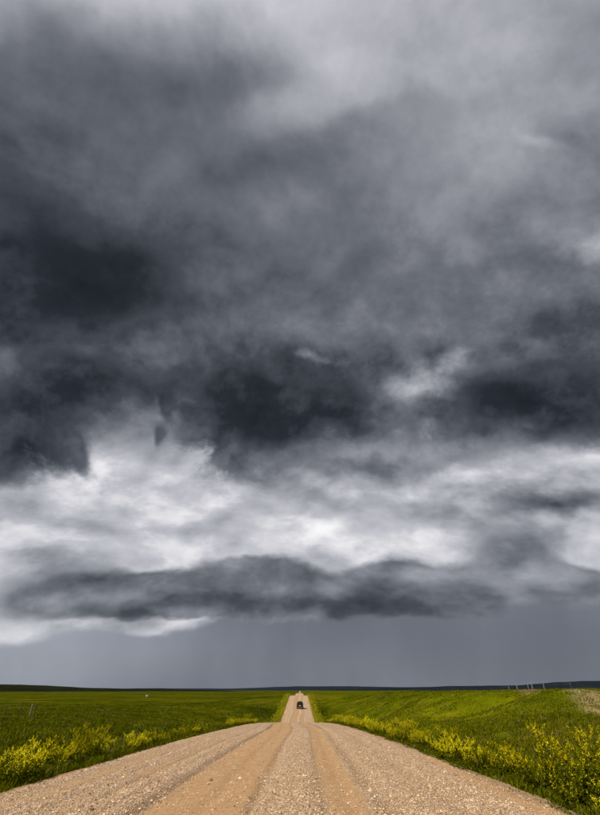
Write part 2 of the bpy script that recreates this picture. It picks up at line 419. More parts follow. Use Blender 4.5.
def m_ground():
    m, h = mat_new('meadow_ground'); p = pos(h)
    n1 = h.noise(p, .035, 5, .6); n2 = h.noise(h.v('MULTIPLY', p, (1, .5, 1)), .25, 5, .65); n3 = h.noise(p, 3.0, 4, .7); n0 = h.noise(h.v('MULTIPLY', p, (.35, 1, 1)), .0065, 4, .6)
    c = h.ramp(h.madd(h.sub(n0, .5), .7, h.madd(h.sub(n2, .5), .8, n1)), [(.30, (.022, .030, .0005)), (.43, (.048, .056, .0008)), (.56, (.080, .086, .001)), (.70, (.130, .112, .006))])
    c = h.mix(h.mul(attr(h, 'lush_lit'), .95), c, h.ramp(h.madd(h.sub(n1, .5), .5, n2), [(.30, (.040, .058, .0006)), (.48, (.125, .145, .001)), (.66, (.20, .20, .004))]))  # growth and painted cloud shade both set this tone
    c = h.mix(h.smooth(n3, .35, .75, 0, .55), c, (.022, .036, .005))
    c = h.mix(h.mul(attr(h, 'dry'), h.smooth(n3, .25, .6, .4, 1)), c, (.30, .24, .12))
    c = h.mix(attr(h, 'dirt'), c, (.085, .055, .032))
    c = h.mix(h.smooth(h.madd(h.sub(n3, .5), .9, attr(h, 'bed')), .35, .65), c, h.mix(n3, (.22, .145, .085), (.42, .30, .19)))
    return finish(m, h, c, .95, h.add(n3, h.mul(h.noise(p, 14, 3, .6), .4)), .8, .12, 0.0)
def m_road():
    m, h = mat_new('gravel'); p = pos(h); co = attr(h, 'coarse'); rut = attr(h, 'rut')
    n1 = h.noise(p, .9, 5, .6); n2 = h.noise(p, 9, 4, .65)
    streak = h.noise(h.v('MULTIPLY', p, (5.0, .22, 1)), 1.0, 4, .6)
    vc = h.voronoi(p, 70, 'Color'); vd = h.voronoi(p, 70, 'Distance')
    vr = h.sep(vc)
    base = h.mix(h.smooth(n2, .3, .7), (.38, .235, .122), (.48, .310, .168))                     # packed tan fines
    stone = h.ramp(vr[0], [(0, (.22, .15, .11)), (.30, (.46, .30, .175)), (.6, (.70, .51, .335)), (.85, (.82, .66, .50)), (1.0, (.36, .32, .30))])
    cover = h.smooth(h.madd(h.sub(n2, .5), .9, h.madd(h.sub(streak, .5), .6, h.madd(co, .75, .19))), .25, .75)
    pick = h.smooth(h.add(h.mul(cover, 1.1), h.sub(vr[1], .55)), .35, .55)
    c = h.mix(pick, base, stone)
    c = h.mix(h.mul(pick, h.smooth(vd, .45, .75, 0, .55)), c, (.20, .13, .085))
    c = h.mix(h.mul(rut, h.smooth(n2, .3, .7, .35, .8)), c, (.20, .115, .060))
    c = h.mix(h.smooth(n1, .35, .75, 0, .30), c, (.36, .215, .11))
    hgt = h.madd(h.mul(pick, h.sub(.6, vd)), 1.0, h.mul(h.noise(p, 60, 3, .6), .35))
    return finish(m, h, c, .95, hgt, .9, .018, .15)
def m_grass():
    m, h = mat_new('grass_blades'); t = attr(h, 'tint'); u = attr(h, 'up')
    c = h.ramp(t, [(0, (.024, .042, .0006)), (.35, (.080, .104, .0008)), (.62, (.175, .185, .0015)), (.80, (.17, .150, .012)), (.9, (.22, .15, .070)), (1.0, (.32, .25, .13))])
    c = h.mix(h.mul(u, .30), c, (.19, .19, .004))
    return finish(m, h, c, .9, spec=.04, trans=.35)
def m_plain(name, c, rough=.7, spec=.3, trans=None, vary=.25, scale=8.0, metal=0.0):
    m, h = mat_new(name)
    n = h.noise(h.new('ShaderNodeTexCoord').outputs['Object'], scale, 4, .6)
    cc = h.mix(h.smooth(n, .3, .7), tuple(k * (1 - vary) for k in c), tuple(min(1, k * (1 + vary)) for k in c))
    return finish(m, h, cc, rough, spec=spec, trans=trans, metal=metal)
def m_hill(name, a, b):  # cloud shade over the hills painted into both tones; farther ones blued for distance
    m, h = mat_new(name); p = pos(h)
    n = h.noise(h.v('MULTIPLY', p, (1, 1, 4)), .006, 5, .65)
    return finish(m, h, h.mix(h.smooth(n, .35, .65), a, b), 1.0, spec=0.0)
M_GROUND, M_ROAD, M_GRASS = m_ground(), m_road(), m_grass()

# ================================================================== ground sheet
def spread(near, step, growth, far):
    v = [0.0]; s = step
    while v[-1] < far:
        if v[-1] > near: s *= growth
        v.append(v[-1] + s)
    return np.array(v)
xs = spread(36, .45, 1.10, 11000); xs = np.concatenate([-xs[:0:-1], xs]) + RC
ys = np.concatenate([np.arange(-24, 0, 1.0), spread(70, .5, 1.035, 14000)])
X, Y = np.meshgrid(xs, ys)
Z = land(X, Y)
def near_path(X, Y, pts, w):
    d = np.full(X.shape, 1e9)
    for (a, b) in zip(pts[:-1], pts[1:]):
        a = np.array(a, float); b = np.array(b, float); ab = b - a
        t = np.clip(((X - a[0]) * ab[0] + (Y - a[1]) * ab[1]) / (ab @ ab), 0, 1)
        d = np.minimum(d, np.hypot(X - a[0] - t * ab[0], Y - a[1] - t * ab[1]))
    return 1 - sstep(w * .5, w, d)
def lush_lit(x, y): return sstep(4, 12, x - RC) * (1 - .75 * sstep(70, 160, y)) + .12 * sstep(0, 4, RC - x) * (1 - sstep(30, 70, y))  # richer growth on the right bank; the left field's cloud shade put into colour
TRACK = [(-70, 96), (-32, 81), (-16, 78), (-9, 77)]
DRY = [(20, 34), (24.5, 46), (27, 60), (34, 82), (48, 108)]
dirt = near_path(X, Y, TRACK, 1.6); dry = near_path(X, Y, DRY, 2.6)
bed = 1 - sstep(.15, .75, np.abs(X - RC) - RH)
ground = mesh_np('ground', np.stack([X, Y, Z], -1).reshape(-1, 3), grid_faces(len(xs), len(ys)), M_GROUND, {'dirt': dirt, 'dry': dry, 'bed': bed, 'lush_lit': lush_lit(X, Y)}, smooth=True)
tag(ground, kind='structure')

# ================================================================== gravel road with windrows and wheel tracks
def road_section(x, y):
    """loose-gravel amount, rut amount and height over the bed for road position x (viewer's x)"""
    wob = .22 * np.sin(y / 11.0) + .10 * np.sin(y / 4.7 + 1)
    u = x - wob * sstep(8, 25, y)
    track = lambda a, b, s=.22: sstep(a - s, a + s, u + .25 * fbm(x * .6, y * .5, 3, 3)) * (1 - sstep(b - s, b + s, u + .25 * fbm(x * .6 + 4, y * .5, 3, 3)))
    bare = np.maximum.reduce([track(-1.86, -.56), track(.28, .88), .75 * track(2.75, 3.6, .25), .55 * track(-2.98, -2.62), .5 * track(1.65, 1.95), .7 * track(-3.95, -3.55)])
    line = lambda a, w: np.exp(-((u - a) / w) ** 2)
    rut = np.maximum.reduce([line(-1.93, .09), line(-.60, .07) * .8, line(1.06, .10), .6 * line(-2.72, .07), .5 * line(1.98, .07), .45 * line(-2.3, .05), .4 * line(-3.15, .06), .45 * line(1.55, .05), .5 * line(2.4, .06), .35 * line(-1.2, .10), .3 * line(.6, .08), .45 * line(.30, .06), .4 * line(-3.5, .08)])
    patch = fbm(x * 1.5, y * .35, 3)
    coarse = np.clip(1 - bare + patch * .5, 0, 1)
    ax = (x - RC) / RH
    z = .06 * (1 - ax ** 2) + .028 * coarse - .035 * rut + .02 * line(-.12, .33) + .015 * line(-2.3, .3) + .015 * line(1.4, .25) + .025 * fbm(x * 3, y * 1.2, 3, 2)
    return coarse, np.clip(rut + .6 * np.maximum(0, patch), 0, 1), z
def road_strip(y, nx):
    edge = lambda s: s * (RH + .42 * fbm(y * .55 + s * 40, y * 0 + 3.3, 4, 1) + .28 * fbm(y * 2.3, y * 0 + 7.7 + s, 2, 2))
    t = np.linspace(0, 1, nx)[None, :]
    L, Rr = RC + edge(-1)[:, None], RC + edge(1)[:, None]
    X = L + (Rr - L) * t; Y = np.repeat(y[:, None], nx, 1)
    co, rut, z = road_section(X, Y)
    lip = np.minimum(t, 1 - t) * (Rr - L)
    z = z * sstep(0, .5, lip) - .06 * (1 - sstep(0, .35, lip))
    return X, Y, road_z(Y) + z - .02, co, rut
y_r = np.concatenate([np.arange(-12, 3, .5), 3 + np.cumsum(np.clip(.018 * 1.0045 ** np.arange(1200), 0, 2.0))])
y_r = y_r[y_r < 900]; y_r = np.concatenate([y_r, np.arange(y_r[-1] + 2, 900, 2.0)])
Xr, Yr, Zr, co, rut = road_strip(y_r, 180)
road = mesh_np('gravel_road', np.stack([Xr, Yr, Zr], -1).reshape(-1, 3), grid_faces(180, len(y_r)), M_ROAD, {'coarse': co, 'rut': rut}, smooth=True)
tag(road, kind='structure')

# ---- loose stones lying on the near stretch
def loose_stones(n):
    u = rng.random(n * 3); y = 5.2 * (30 / 5.2) ** (u ** 1.25)
    x = RC + (rng.random(n * 3) * 2 - 1) * (RH - .08)
    co, rt, z = road_section(x, y)
    keep = rng.random(n * 3) < (.20 + .8 * co ** 1.5); x, y, z = x[keep][:n], y[keep][:n], z[keep][:n]
    n = len(x)
    lip = RH - np.abs(x - RC)
    z = road_z(y) + z * sstep(0, .5, lip) - .06 * (1 - sstep(0, .35, lip)) - .02
    s = np.exp(rng.normal(math.log(.0056), .48, n)); s = np.clip(s, .0035, .026)
    base = np.array([(1, 0, 0), (-1, 0, 0), (0, 1, 0), (0, -1, 0), (0, 0, 1), (0, 0, -1)], float)
    F0 = np.array([(0, 2, 4), (2, 1, 4), (1, 3, 4), (3, 0, 4), (2, 0, 5), (1, 2, 5), (3, 1, 5), (0, 3, 5)])
    V = base[None] * (.65 + .7 * rng.random((n, 6, 1))) * (.75 + .5 * rng.random((n, 1, 3))) + rng.normal(0, .22, (n, 6, 3))
    V[:, :, 2] *= .72
    a = rng.random(n) * 6.283; ca, sa = np.cos(a)[:, None], np.sin(a)[:, None]
    V = np.stack([V[:, :, 0] * ca - V[:, :, 1] * sa, V[:, :, 0] * sa + V[:, :, 1] * ca, V[:, :, 2]], -1) * s[:, None, None]
    V += np.stack([x, y, z + s * .25], -1)[:, None, :]
    F = (F0[None] + (np.arange(n) * 6)[:, None, None]).reshape(-1, 3)
    m, h = mat_new('loose_stone'); t = attr(h, 'tint')
    c = h.ramp(t, [(0, (.20, .13, .09)), (.2, (.42, .27, .16)), (.5, (.60, .42, .27)), (.8, (.74, .56, .39)), (.95, (.74, .62, .50)), (1, (.30, .27, .26))])
    finish(m, h, c, .9, h.noise(pos(h), 120, 3, .6), .4, .004, .2)
    o = mesh_np('loose_gravel', V.reshape(-1, 3), F, m, {'tint': np.repeat(rng.random(n), 6)})
    tag(o, 'pale loose gravel stones scattered over the near road surface', 'gravel', kind='stuff')
loose_stones(120000)

# ================================================================== far hills, dark because cloud shade is put into their colour
def hills(name, dist, depth, prof, mat):
    prof = np.array(prof, float)
    px = np.linspace(prof[0, 0], prof[-1, 0], 220)
    top = np.interp(px, prof[:, 0], prof[:, 1])
    zt = (690 - top) / FOC / math.cos(PITCH) * (dist * math.cos(PITCH))
    zt = zt * (1 + .16 * fbm(px / 25, px * 0 + 2, 4, 2)) + dist * .0006 * fbm(px / 9, px * 0 + 5, 4, 1)
    t = np.linspace(-1, 1, 21)[:, None]
    Yd = dist + depth * t + 0 * px[None]
    Xd = (px[None] - 300) / FOC * math.cos(PITCH) * dist * (1 + depth / dist * t * .9)
    Zd = -12 + (zt[None] + 12) * np.cos(t * math.pi / 2) ** .8 + dist * .0008 * fbm(Xd / 300, Yd / 300, 3, 3) * (1 - t ** 2)
    o = mesh_np(name, np.stack([Xd, Yd, Zd], -1).reshape(-1, 3), grid_faces(220, 21), mat, smooth=True)
    tag(o, kind='structure')
hills('shaded_ridge', 2600, 500, [(-500, 684), (-150, 683.5), (0, 686.0), (45, 686.8), (90, 688.4), (170, 689.5), (230, 690.6), (300, 692)],
      m_hill('ridge_cloud_shade', (.007, .009, .003), (.013, .015, .005)))
hills('distant_hills', 7500, 1200, [(40, 691), (120, 689), (160, 688.8), (230, 689), (300, 687.3), (350, 687.2), (420, 688.3), (520, 688), (640, 689)],
      m_hill('far_hill_shade', (.008, .012, .018), (.014, .018, .025)))
hills('distant_shaded_hills', 5200, 900, [(290, 691.5), (340, 689.6), (400, 688.2), (470, 687.0), (520, 686.6), (555, 684.6), (600, 683.2), (700, 681.5), (1000, 682)],
      m_hill('hill_cloud_shade', (.006, .010, .015), (.011, .016, .021)))

# ================================================================== grass
def in_view(x, y, margin=1.12):
    return (y > 4) & (np.abs(x) < 300 / FOC * np.maximum(y * math.cos(PITCH) + 1, 1) * margin + 1.0)
def grass(n, ymin, ymax, blades, hmin, hmax, name, label, sampler=None, tint_mu=.45, tint_sd=.16, wid=.010):
    k = int(n * 2.2)
    if sampler: x, y = sampler(k)
    else:
        u = rng.random(k); y = ymin * (ymax / ymin) ** u
        half = 300 / FOC * (y * math.cos(PITCH) + 1) * 1.1 + 1
        x = (rng.random(k) * 2 - 1) * half
    d = np.abs(x - RC) - RH
    clump = fbm(x / 1.6, y / 1.6, 3, 1) + .7 * fbm(x / 7, y / 7, 2)
    ok = in_view(x, y) & (d > .02 + .8 * fbm(x * .2 + 3, y * .8, 3, 2) + .30 * rng.random(k)) & (clump > -.20 + .12 * rng.normal(size=k))
    ok &= near_path(x, y, TRACK, 1.4) < .3
    ok &= rng.random(k) > sstep(70, 235, y)
    x, y, d, clump = [q[ok][:n] for q in (x, y, d, clump)]
    n = len(x); z = land(x, y)
    hgt = (hmin + (hmax - hmin) * rng.random(n)) * (1 + .9 * clump) * (.45 + .55 * sstep(0, .9, d)) * (1 + y / 220)
    sp = .07 * (1 + y / 22)
    tint = np.clip(tint_mu + rng.normal(0, tint_sd, n) + .55 * fbm(x / 4 + 9, y / 4, 3, 3) + .20 * fbm(x / 15, y / 15, 2, 2), 0, .86)
    tint = np.clip(tint + .16 * (lush_lit(x, y) - .45), 0, .86)
    tint = np.where(rng.random(n) < .04, .9 + .1 * rng.random(n), tint)
    tint = np.where(near_path(x, y, DRY, 2.4) * rng.random(n) > .35, .93 + .07 * rng.random(n), tint)
    N = n * blades
    rep = lambda a: np.repeat(a, blades)
    bx = rep(x) + rng.normal(0, 1, N) * rep(sp); by = rep(y) + rng.normal(0, 1, N) * rep(sp)
    dd = np.abs(bx - RC) - RH
    bh = rep(hgt) * (.45 + .75 * rng.random(N)) * np.where(dd < 0, .4, 1)
    a = rng.random(N) * 6.283; lean = .12 + .55 * rng.random(N)
    w = wid * (.7 + rep(y) / 16) * (.6 + .8 * rng.random(N))
    fa = rng.random(N) * 6.283
    wx, wy = np.cos(fa) * w, np.sin(fa) * w
    lx, ly = np.cos(a) * lean * bh, np.sin(a) * lean * bh
    bz = land(bx, by) - .03
    v0 = np.stack([bx - wx, by - wy, bz], -1); v1 = np.stack([bx + wx, by + wy, bz], -1)
    v2 = np.stack([bx + lx * .35 - wx * .75, by + ly * .35 - wy * .75, bz + bh * .6], -1); v3 = np.stack([bx + lx * .35 + wx * .75, by + ly * .35 + wy * .75, bz + bh * .6], -1)
    v4 = np.stack([bx + lx, by + ly, bz + bh * (1 - .25 * lean)], -1)
    V = np.stack([v0, v1, v2, v3, v4], 1).reshape(-1, 3)
    F = (np.array([(0, 1, 3), (0, 3, 2), (2, 3, 4)])[None] + (np.arange(N) * 5)[:, None, None]).reshape(-1, 3)
    tv = np.clip(rep(tint) + rng.normal(0, .05, N), 0, 1)
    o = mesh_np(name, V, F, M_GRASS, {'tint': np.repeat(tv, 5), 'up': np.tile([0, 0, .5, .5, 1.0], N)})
    tag(o, label, 'grass', kind='stuff')
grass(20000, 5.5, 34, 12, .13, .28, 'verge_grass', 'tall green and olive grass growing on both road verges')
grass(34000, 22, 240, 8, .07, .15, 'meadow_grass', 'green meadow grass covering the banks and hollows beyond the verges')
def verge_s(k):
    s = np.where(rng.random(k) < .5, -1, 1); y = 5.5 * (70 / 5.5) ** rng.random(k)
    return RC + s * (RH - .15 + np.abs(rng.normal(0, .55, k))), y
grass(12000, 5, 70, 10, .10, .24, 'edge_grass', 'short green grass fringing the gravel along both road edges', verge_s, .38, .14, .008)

# ================================================================== yellow-flowered weeds
M_STEM = m_plain('weed_stem', (.10, .12, .006), .7, trans=None)
M_LEAF = m_plain('weed_leaf', (.120, .135, .003), .8, .05, trans=.3, vary=.4, scale=14)
M_BLOOM = m_plain('weed_blossom', (.80, .71, .012), .8, .05, trans=.25, vary=.3, scale=20)
def weed_meshes(seed, hgt, nst, spread_r, bloom):
    r = np.random.default_rng(seed)
    SV, SF, LV, LF, BV, BF = [], [], [], [], [], []
    def tube(p, q, r0, r1):
        ax = q - p; L = np.linalg.norm(ax) + 1e-9; ax = ax / L
        s = np.cross(ax, [.3, .5, .81]); s /= np.linalg.norm(s); t = np.cross(ax, s); b = len(SV)
        for c, rr in ((p, r0), (q, r1)):
            for k in range(3): SV.append(c + rr * (math.cos(k * 2.094) * s + math.sin(k * 2.094) * t))
        for k in range(3):
            j = (k + 1) % 3; SF.append((b + k, b + j, b + 3 + j)); SF.append((b + k, b + 3 + j, b + 3 + k))
    def leaf(p, L, w, up):
        a = r.random() * 6.283; d = np.array([math.cos(a), math.sin(a), up]); d /= np.linalg.norm(d)
        s = np.cross(d, [0, 0, 1.0]); s /= np.linalg.norm(s) + 1e-9; n = np.cross(s, d); b = len(LV)
        LV.extend([p, p + d * L * .5 + s * w + n * .15 * L, p + d * L, p + d * L * .5 - s * w + n * .15 * L]); LF.extend([(b, b + 1, b + 2), (b, b + 2, b + 3)])
    def bloomlet(p, s):
        b = len(BV); v = r.normal(0, 1, (4, 3)); v = np.array([(1, 1, 1), (-1, -1, 1), (-1, 1, -1), (1, -1, -1)]) * .6 + v * .3
        BV.extend(list(p + v * s)); BF.extend([(b, b + 1, b + 2), (b, b + 3, b + 1), (b, b + 2, b + 3), (b + 1, b + 3, b + 2)])
    def raceme(p, d, L, dens):
        n = max(4, int(L / .0088 * dens))
        for k in range(n):
            t = k / n; off = r.normal(0, .011 * (1.15 - t), 3)
            bloomlet(p + d * L * t + off, (.0075 + .0055 * r.random()) * (1.25 - .6 * t))
    for k in range(nst):
        a = r.random() * 6.283; rr = spread_r * math.sqrt(r.random())
        p = np.array([math.cos(a) * rr * .45, math.sin(a) * rr * .45, -.04])
        H = hgt * (.62 + .45 * r.random()) * (1 - .25 * (rr / spread_r) ** 2)
        a2 = a + r.normal(0, .6); ln = .15 + .45 * rr / spread_r
        q0 = p
        nseg = 5; pts = [p]
        for j in range(1, nseg + 1):
            t = j / nseg
            q = p + np.array([math.cos(a2) * ln * H * t ** 1.4, math.sin(a2) * ln * H * t ** 1.4, H * t]) + r.normal(0, .012, 3)
            tube(q0, q, .0045 * (1.1 - (j - 1) / nseg), .0045 * (1.1 - t)); pts.append(q); q0 = q
        for j in range(nseg):
            A, B = pts[j], pts[j + 1]
            for _ in range(int(6 + 3 * (1 - j / nseg))): leaf(A + (B - A) * r.random(), .035 + .055 * r.random() * (1.2 - j / nseg), .006 + .007 * r.random(), .15 + .9 * r.random())
            if j >= 2:
                for _ in range(2 if j < 4 else 3):
                    if r.random() < .8:
                        st = A + (B - A) * r.random(); aa = r.random() * 6.283; d = np.array([math.cos(aa) * .55, math.sin(aa) * .55, .9]); d /= np.linalg.norm(d)
                        L = hgt * (.07 + .13 * r.random()); tube(st, st + d * L, .0026, .0012)
                        for _ in range(3): leaf(st + d * L * r.random(), .03 + .02 * r.random(), .006, .5)
                        if r.random() < bloom: raceme(st + d * L * .45, d, L * .75, 1.0)
        d = pts[-1] - pts[-2]; d /= np.linalg.norm(d)
        if r.random() < bloom + .1: raceme(pts[-1] - d * .05, d, .07 + .06 * r.random(), 1.2)
    for k in range(int(nst * 9)):                                   # leafy skirt near the ground
        a = r.random() * 6.283; rr = spread_r * (.3 + .75 * math.sqrt(r.random()))
        leaf(np.array([math.cos(a) * rr, math.sin(a) * rr, hgt * .42 * r.random() ** 1.3]), .06 + .06 * r.random(), .010 + .010 * r.random(), .3 + .8 * r.random())
    def me(nm, V, F, mat):
        m = bpy.data.meshes.new(nm); m.from_pydata([tuple(v) for v in V], [], F); m.update(); m.materials.append(mat); return m
    return [('stems', me('stems', SV, SF, M_STEM)), ('leaves', me('leaves', LV, LF, M_LEAF)), ('blossoms', me('blossoms', BV, BF, M_BLOOM))]
PROTO = [weed_meshes(100 + k, h_, n_, s_, b_) for k, (h_, n_, s_, b_) in enumerate(
    [(.85, 26, .36, .9), (1.0, 20, .30, .75), (.70, 28, .40, 1.0), (.60, 22, .34, .95), (.95, 14, .26, .55), (.55, 24, .42, .35)])]
def weed(kind, x, y, s, label, group=None):
    o = empty('flowering_weed', (x, y, float(land(x, y)) - .01), random.random() * 6.283)
    s *= 1.02; o.scale = (s, s, s * random.uniform(.9, 1.1))
    tag(o, label, 'weed', group)
    for nm, me in PROTO[kind]: tag(link(bpy.data.objects.new(nm, me), o), kind='stuff')
    return o
EDGE = RC + RH
for (kind, x, y, s, lab) in [
    (3, EDGE + .30, 7.1, .80, 'low yellow-flowered weed at the lower right corner beside the gravel edge'),
    (4, EDGE + .95, 7.5, .85, 'sparse tall weed with few yellow flowers at the right frame edge'),
    (1, EDGE + .50, 8.5, 1.05, 'tall slender yellow-flowered weed standing highest on the near right verge'),
    (0, EDGE + .36, 9.4, .88, 'large bushy yellow-flowered weed on the right verge left of the tallest one'),
    (5, EDGE + .20, 8.0, .80, 'dark leafy low weed with hardly any blossom beside the right gravel edge'),
    (2, EDGE + .45, 11.0, .92, 'broad dense yellow-flowered weed, third clump up the right verge'),
    (0, RC - RH - .95, 9.3, .85, 'yellow-flowered weed cut by the left frame edge'),
    (2, RC - RH - .85, 13.2, 1.0, 'broad bright yellow-flowered weed clump on the near left verge'),
    (1, RC - RH - .75, 14.6, .82, 'tall slender yellow-flowered weed just beyond the broad clump on left verge'),
]: weed(kind, x, y, s, lab)
ORD = ['first', 'second', 'third', 'fourth', 'fifth', 'sixth', 'seventh', 'eighth', 'ninth', 'tenth', 'eleventh', 'twelfth']
def row(side, y0, y1, dens, where, group):
    y = y0; k = 0
    while y < y1:
        dx = .10 + abs(random.gauss(0, .36)) + (.15 if side < 0 else 0)
        c = float(vnoise(np.array(y / 4.5), np.array(side * 3.3 + 8)))
        if random.random() < (.35 + .9 * c if side > 0 else 2.6 * (c - .30)):
            kind = random.choice([0, 1, 2, 2, 3, 3, 5]); s = random.uniform(.55, .95)
            look = ['bushy', 'tall slender', 'broad dense', 'low compact', 'sparse tall', 'leafy, barely flowering'][kind]
            if k < 12: lab = '%s yellow-flowered weed, %s in the row up the %s road edge' % (look, ORD[k], where)
            else: lab = 'small yellow-flowered weed in the far part of the row along the %s road edge' % where
            weed(kind, RC + side * (RH + dx), y, s, lab, group); k += 1
        y += dens * (1 + y / 40) * random.uniform(.6, 1.4)
row(1, 11.4, 68, .30, 'right', 'weeds along the right road edge')
row(-1, 10.2, 68, .36, 'left', 'weeds along the left road edge')

# ---- the yellow-green strips of weeds on the far slope read as one mass
def far_weeds():
    n = 5200; s = np.where(rng.random(n) < .5, -1, 1)
    y = 116 + 130 * rng.random(n); x = RC + s * (RH + .1 + np.abs(rng.normal(0, .75, n)))
    z = land(x, y); k = 8; N = n * k; rep = lambda a: np.repeat(a, k)
    c = np.stack([rep(x) + rng.normal(0, .18, N), rep(y) + rng.normal(0, .3, N), rep(z) + .75 * rng.random(N) ** .8 * rep(.6 + .6 * rng.random(n))], -1)
    V = c[:, None, :] + rng.normal(0, .085, (N, 3, 3))
    o = mesh_np('roadside_weeds', V.reshape(-1, 3), np.arange(N * 3).reshape(-1, 3), M_FARWEED, {'tint': np.repeat(rng.random(N), 3)})
    tag(o, 'yellow-green strips of weeds lining the road on the far slope', 'weeds', kind='stuff')
def m_farweed():
    m, h = mat_new('far_weed'); t = attr(h, 'tint')
    return finish(m, h, h.ramp(t, [(0, (.07, .10, .004)), (.45, (.16, .18, .004)), (.55, (.38, .36, .008)), (1, (.60, .55, .010))]), .8, spec=.1, trans=.3)
M_FARWEED = m_farweed(); far_weeds()


# ================================================================== fences
M_WOOD_PALE = m_plain('weathered_wood', (.26, .23, .20), .9, vary=.3, scale=6)
M_WOOD_DARK = m_plain('dark_wood_post', (.07, .055, .042), .9, vary=.3, scale=6)
M_WIRE = m_plain('fence_wire', (.25, .24, .23), .5, metal=.8)
def post_mesh(bm, base, hgt, r, lean):
    top = Vector((lean[0] * hgt, lean[1] * hgt, hgt)); n = 8; rings = []
    for (t, rr) in ((-.15, 1.0), (.0, 1.05), (.5, .98), (.97, .92), (1.0, .70)):
        c = base + top * t
        rings.append([bm.verts.new(c + Vector((math.cos(k * 6.283 / n), math.sin(k * 6.283 / n), 0)) * r * rr * (1 + .08 * math.sin(k * 2.3))) for k in range(n)])
    for a, b in zip(rings[:-1], rings[1:]):
        for k in range(n): bm.faces.new((a[k], a[(k + 1) % n], b[(k + 1) % n], b[k]))
    bm.faces.new(rings[-1])
def fence(label, specs, wires, wire_links):
    c = specs[0]; root = empty('wire_fence', (0, 0, 0)); tag(root, label, 'fence')
    tops = []
    for (x, y, hg, r, mat, lean) in specs:
        z = float(land(x, y)); bm = bmesh.new(); post_mesh(bm, Vector((x, y, z)), hg, r, lean)
        obj_bm('post', bm, mat, root, smooth=True); tops.append((Vector((x, y, z)), Vector((lean[0] * hg, lean[1] * hg, hg))))
    for f in wires:
        for (i, j) in wire_links:
            a = tops[i][0] + tops[i][1] * f; b = tops[j][0] + tops[j][1] * f; bm = bmesh.new(); prev = None
            for k in range(7):
                t = k / 6; c_ = a.lerp(b, t) - Vector((0, 0, .04 * 4 * t * (1 - t)))
                ring = [bm.verts.new(c_ + Vector((0, math.cos(q * 2.094), math.sin(q * 2.094))) * .004) for q in range(3)]
                if prev:
                    for q in range(3): bm.faces.new((prev[q], prev[(q + 1) % 3], ring[(q + 1) % 3], ring[q]))
                prev = ring
            obj_bm('wire', bm, M_WIRE, root)
def place(px, y): return (px - 298) / FOC * (y * math.cos(PITCH) + .9)
L_ = [(0.5, 70), (14, 72), (28, 71), (38, 72), (42, 73.5)]
fence('old wire fence with weathered posts at the left edge of the meadow',
      [(place(px, y), y, hg, r, m_, ln) for (px, y), hg, r, m_, ln in zip(L_, (1.35, 1.3, 1.75, 1.35, 1.35), (.07, .035, .04, .075, .07),
       (M_WOOD_PALE, M_WOOD_DARK, M_WOOD_DARK, M_WOOD_PALE, M_WOOD_DARK), ((.02, 0), (-.03, 0), (.02, 0), (0, 0), (.02, 0)))], (.45, .88), [(0, 1), (1, 2), (2, 3), (3, 4)])
R_ = [(564, 46, 1.35, .055, M_WOOD_DARK), (552, 88, 1.2, .05, M_WOOD_DARK), (540, 96, 1.35, .07, M_WOOD_PALE), (528.5, 98, 1.5, .10, M_WOOD_PALE), (524.5, 100, 1.4, .07, M_WOOD_PALE),
      (513.5, 104, 1.45, .10, M_WOOD_PALE), (505.5, 112, 1.15, .07, M_WOOD_PALE), (497.5, 120, .8, .06, M_WOOD_DARK)]
fence('wire fence with pale weathered posts along the top of the right bank',
      [(place(px, y), y, hg * .85, r * .7, m_, (random.uniform(-.03, .03), 0)) for (px, y, hg, r, m_) in R_], (.4, .85), [(k, k + 1) for k in range(7)])

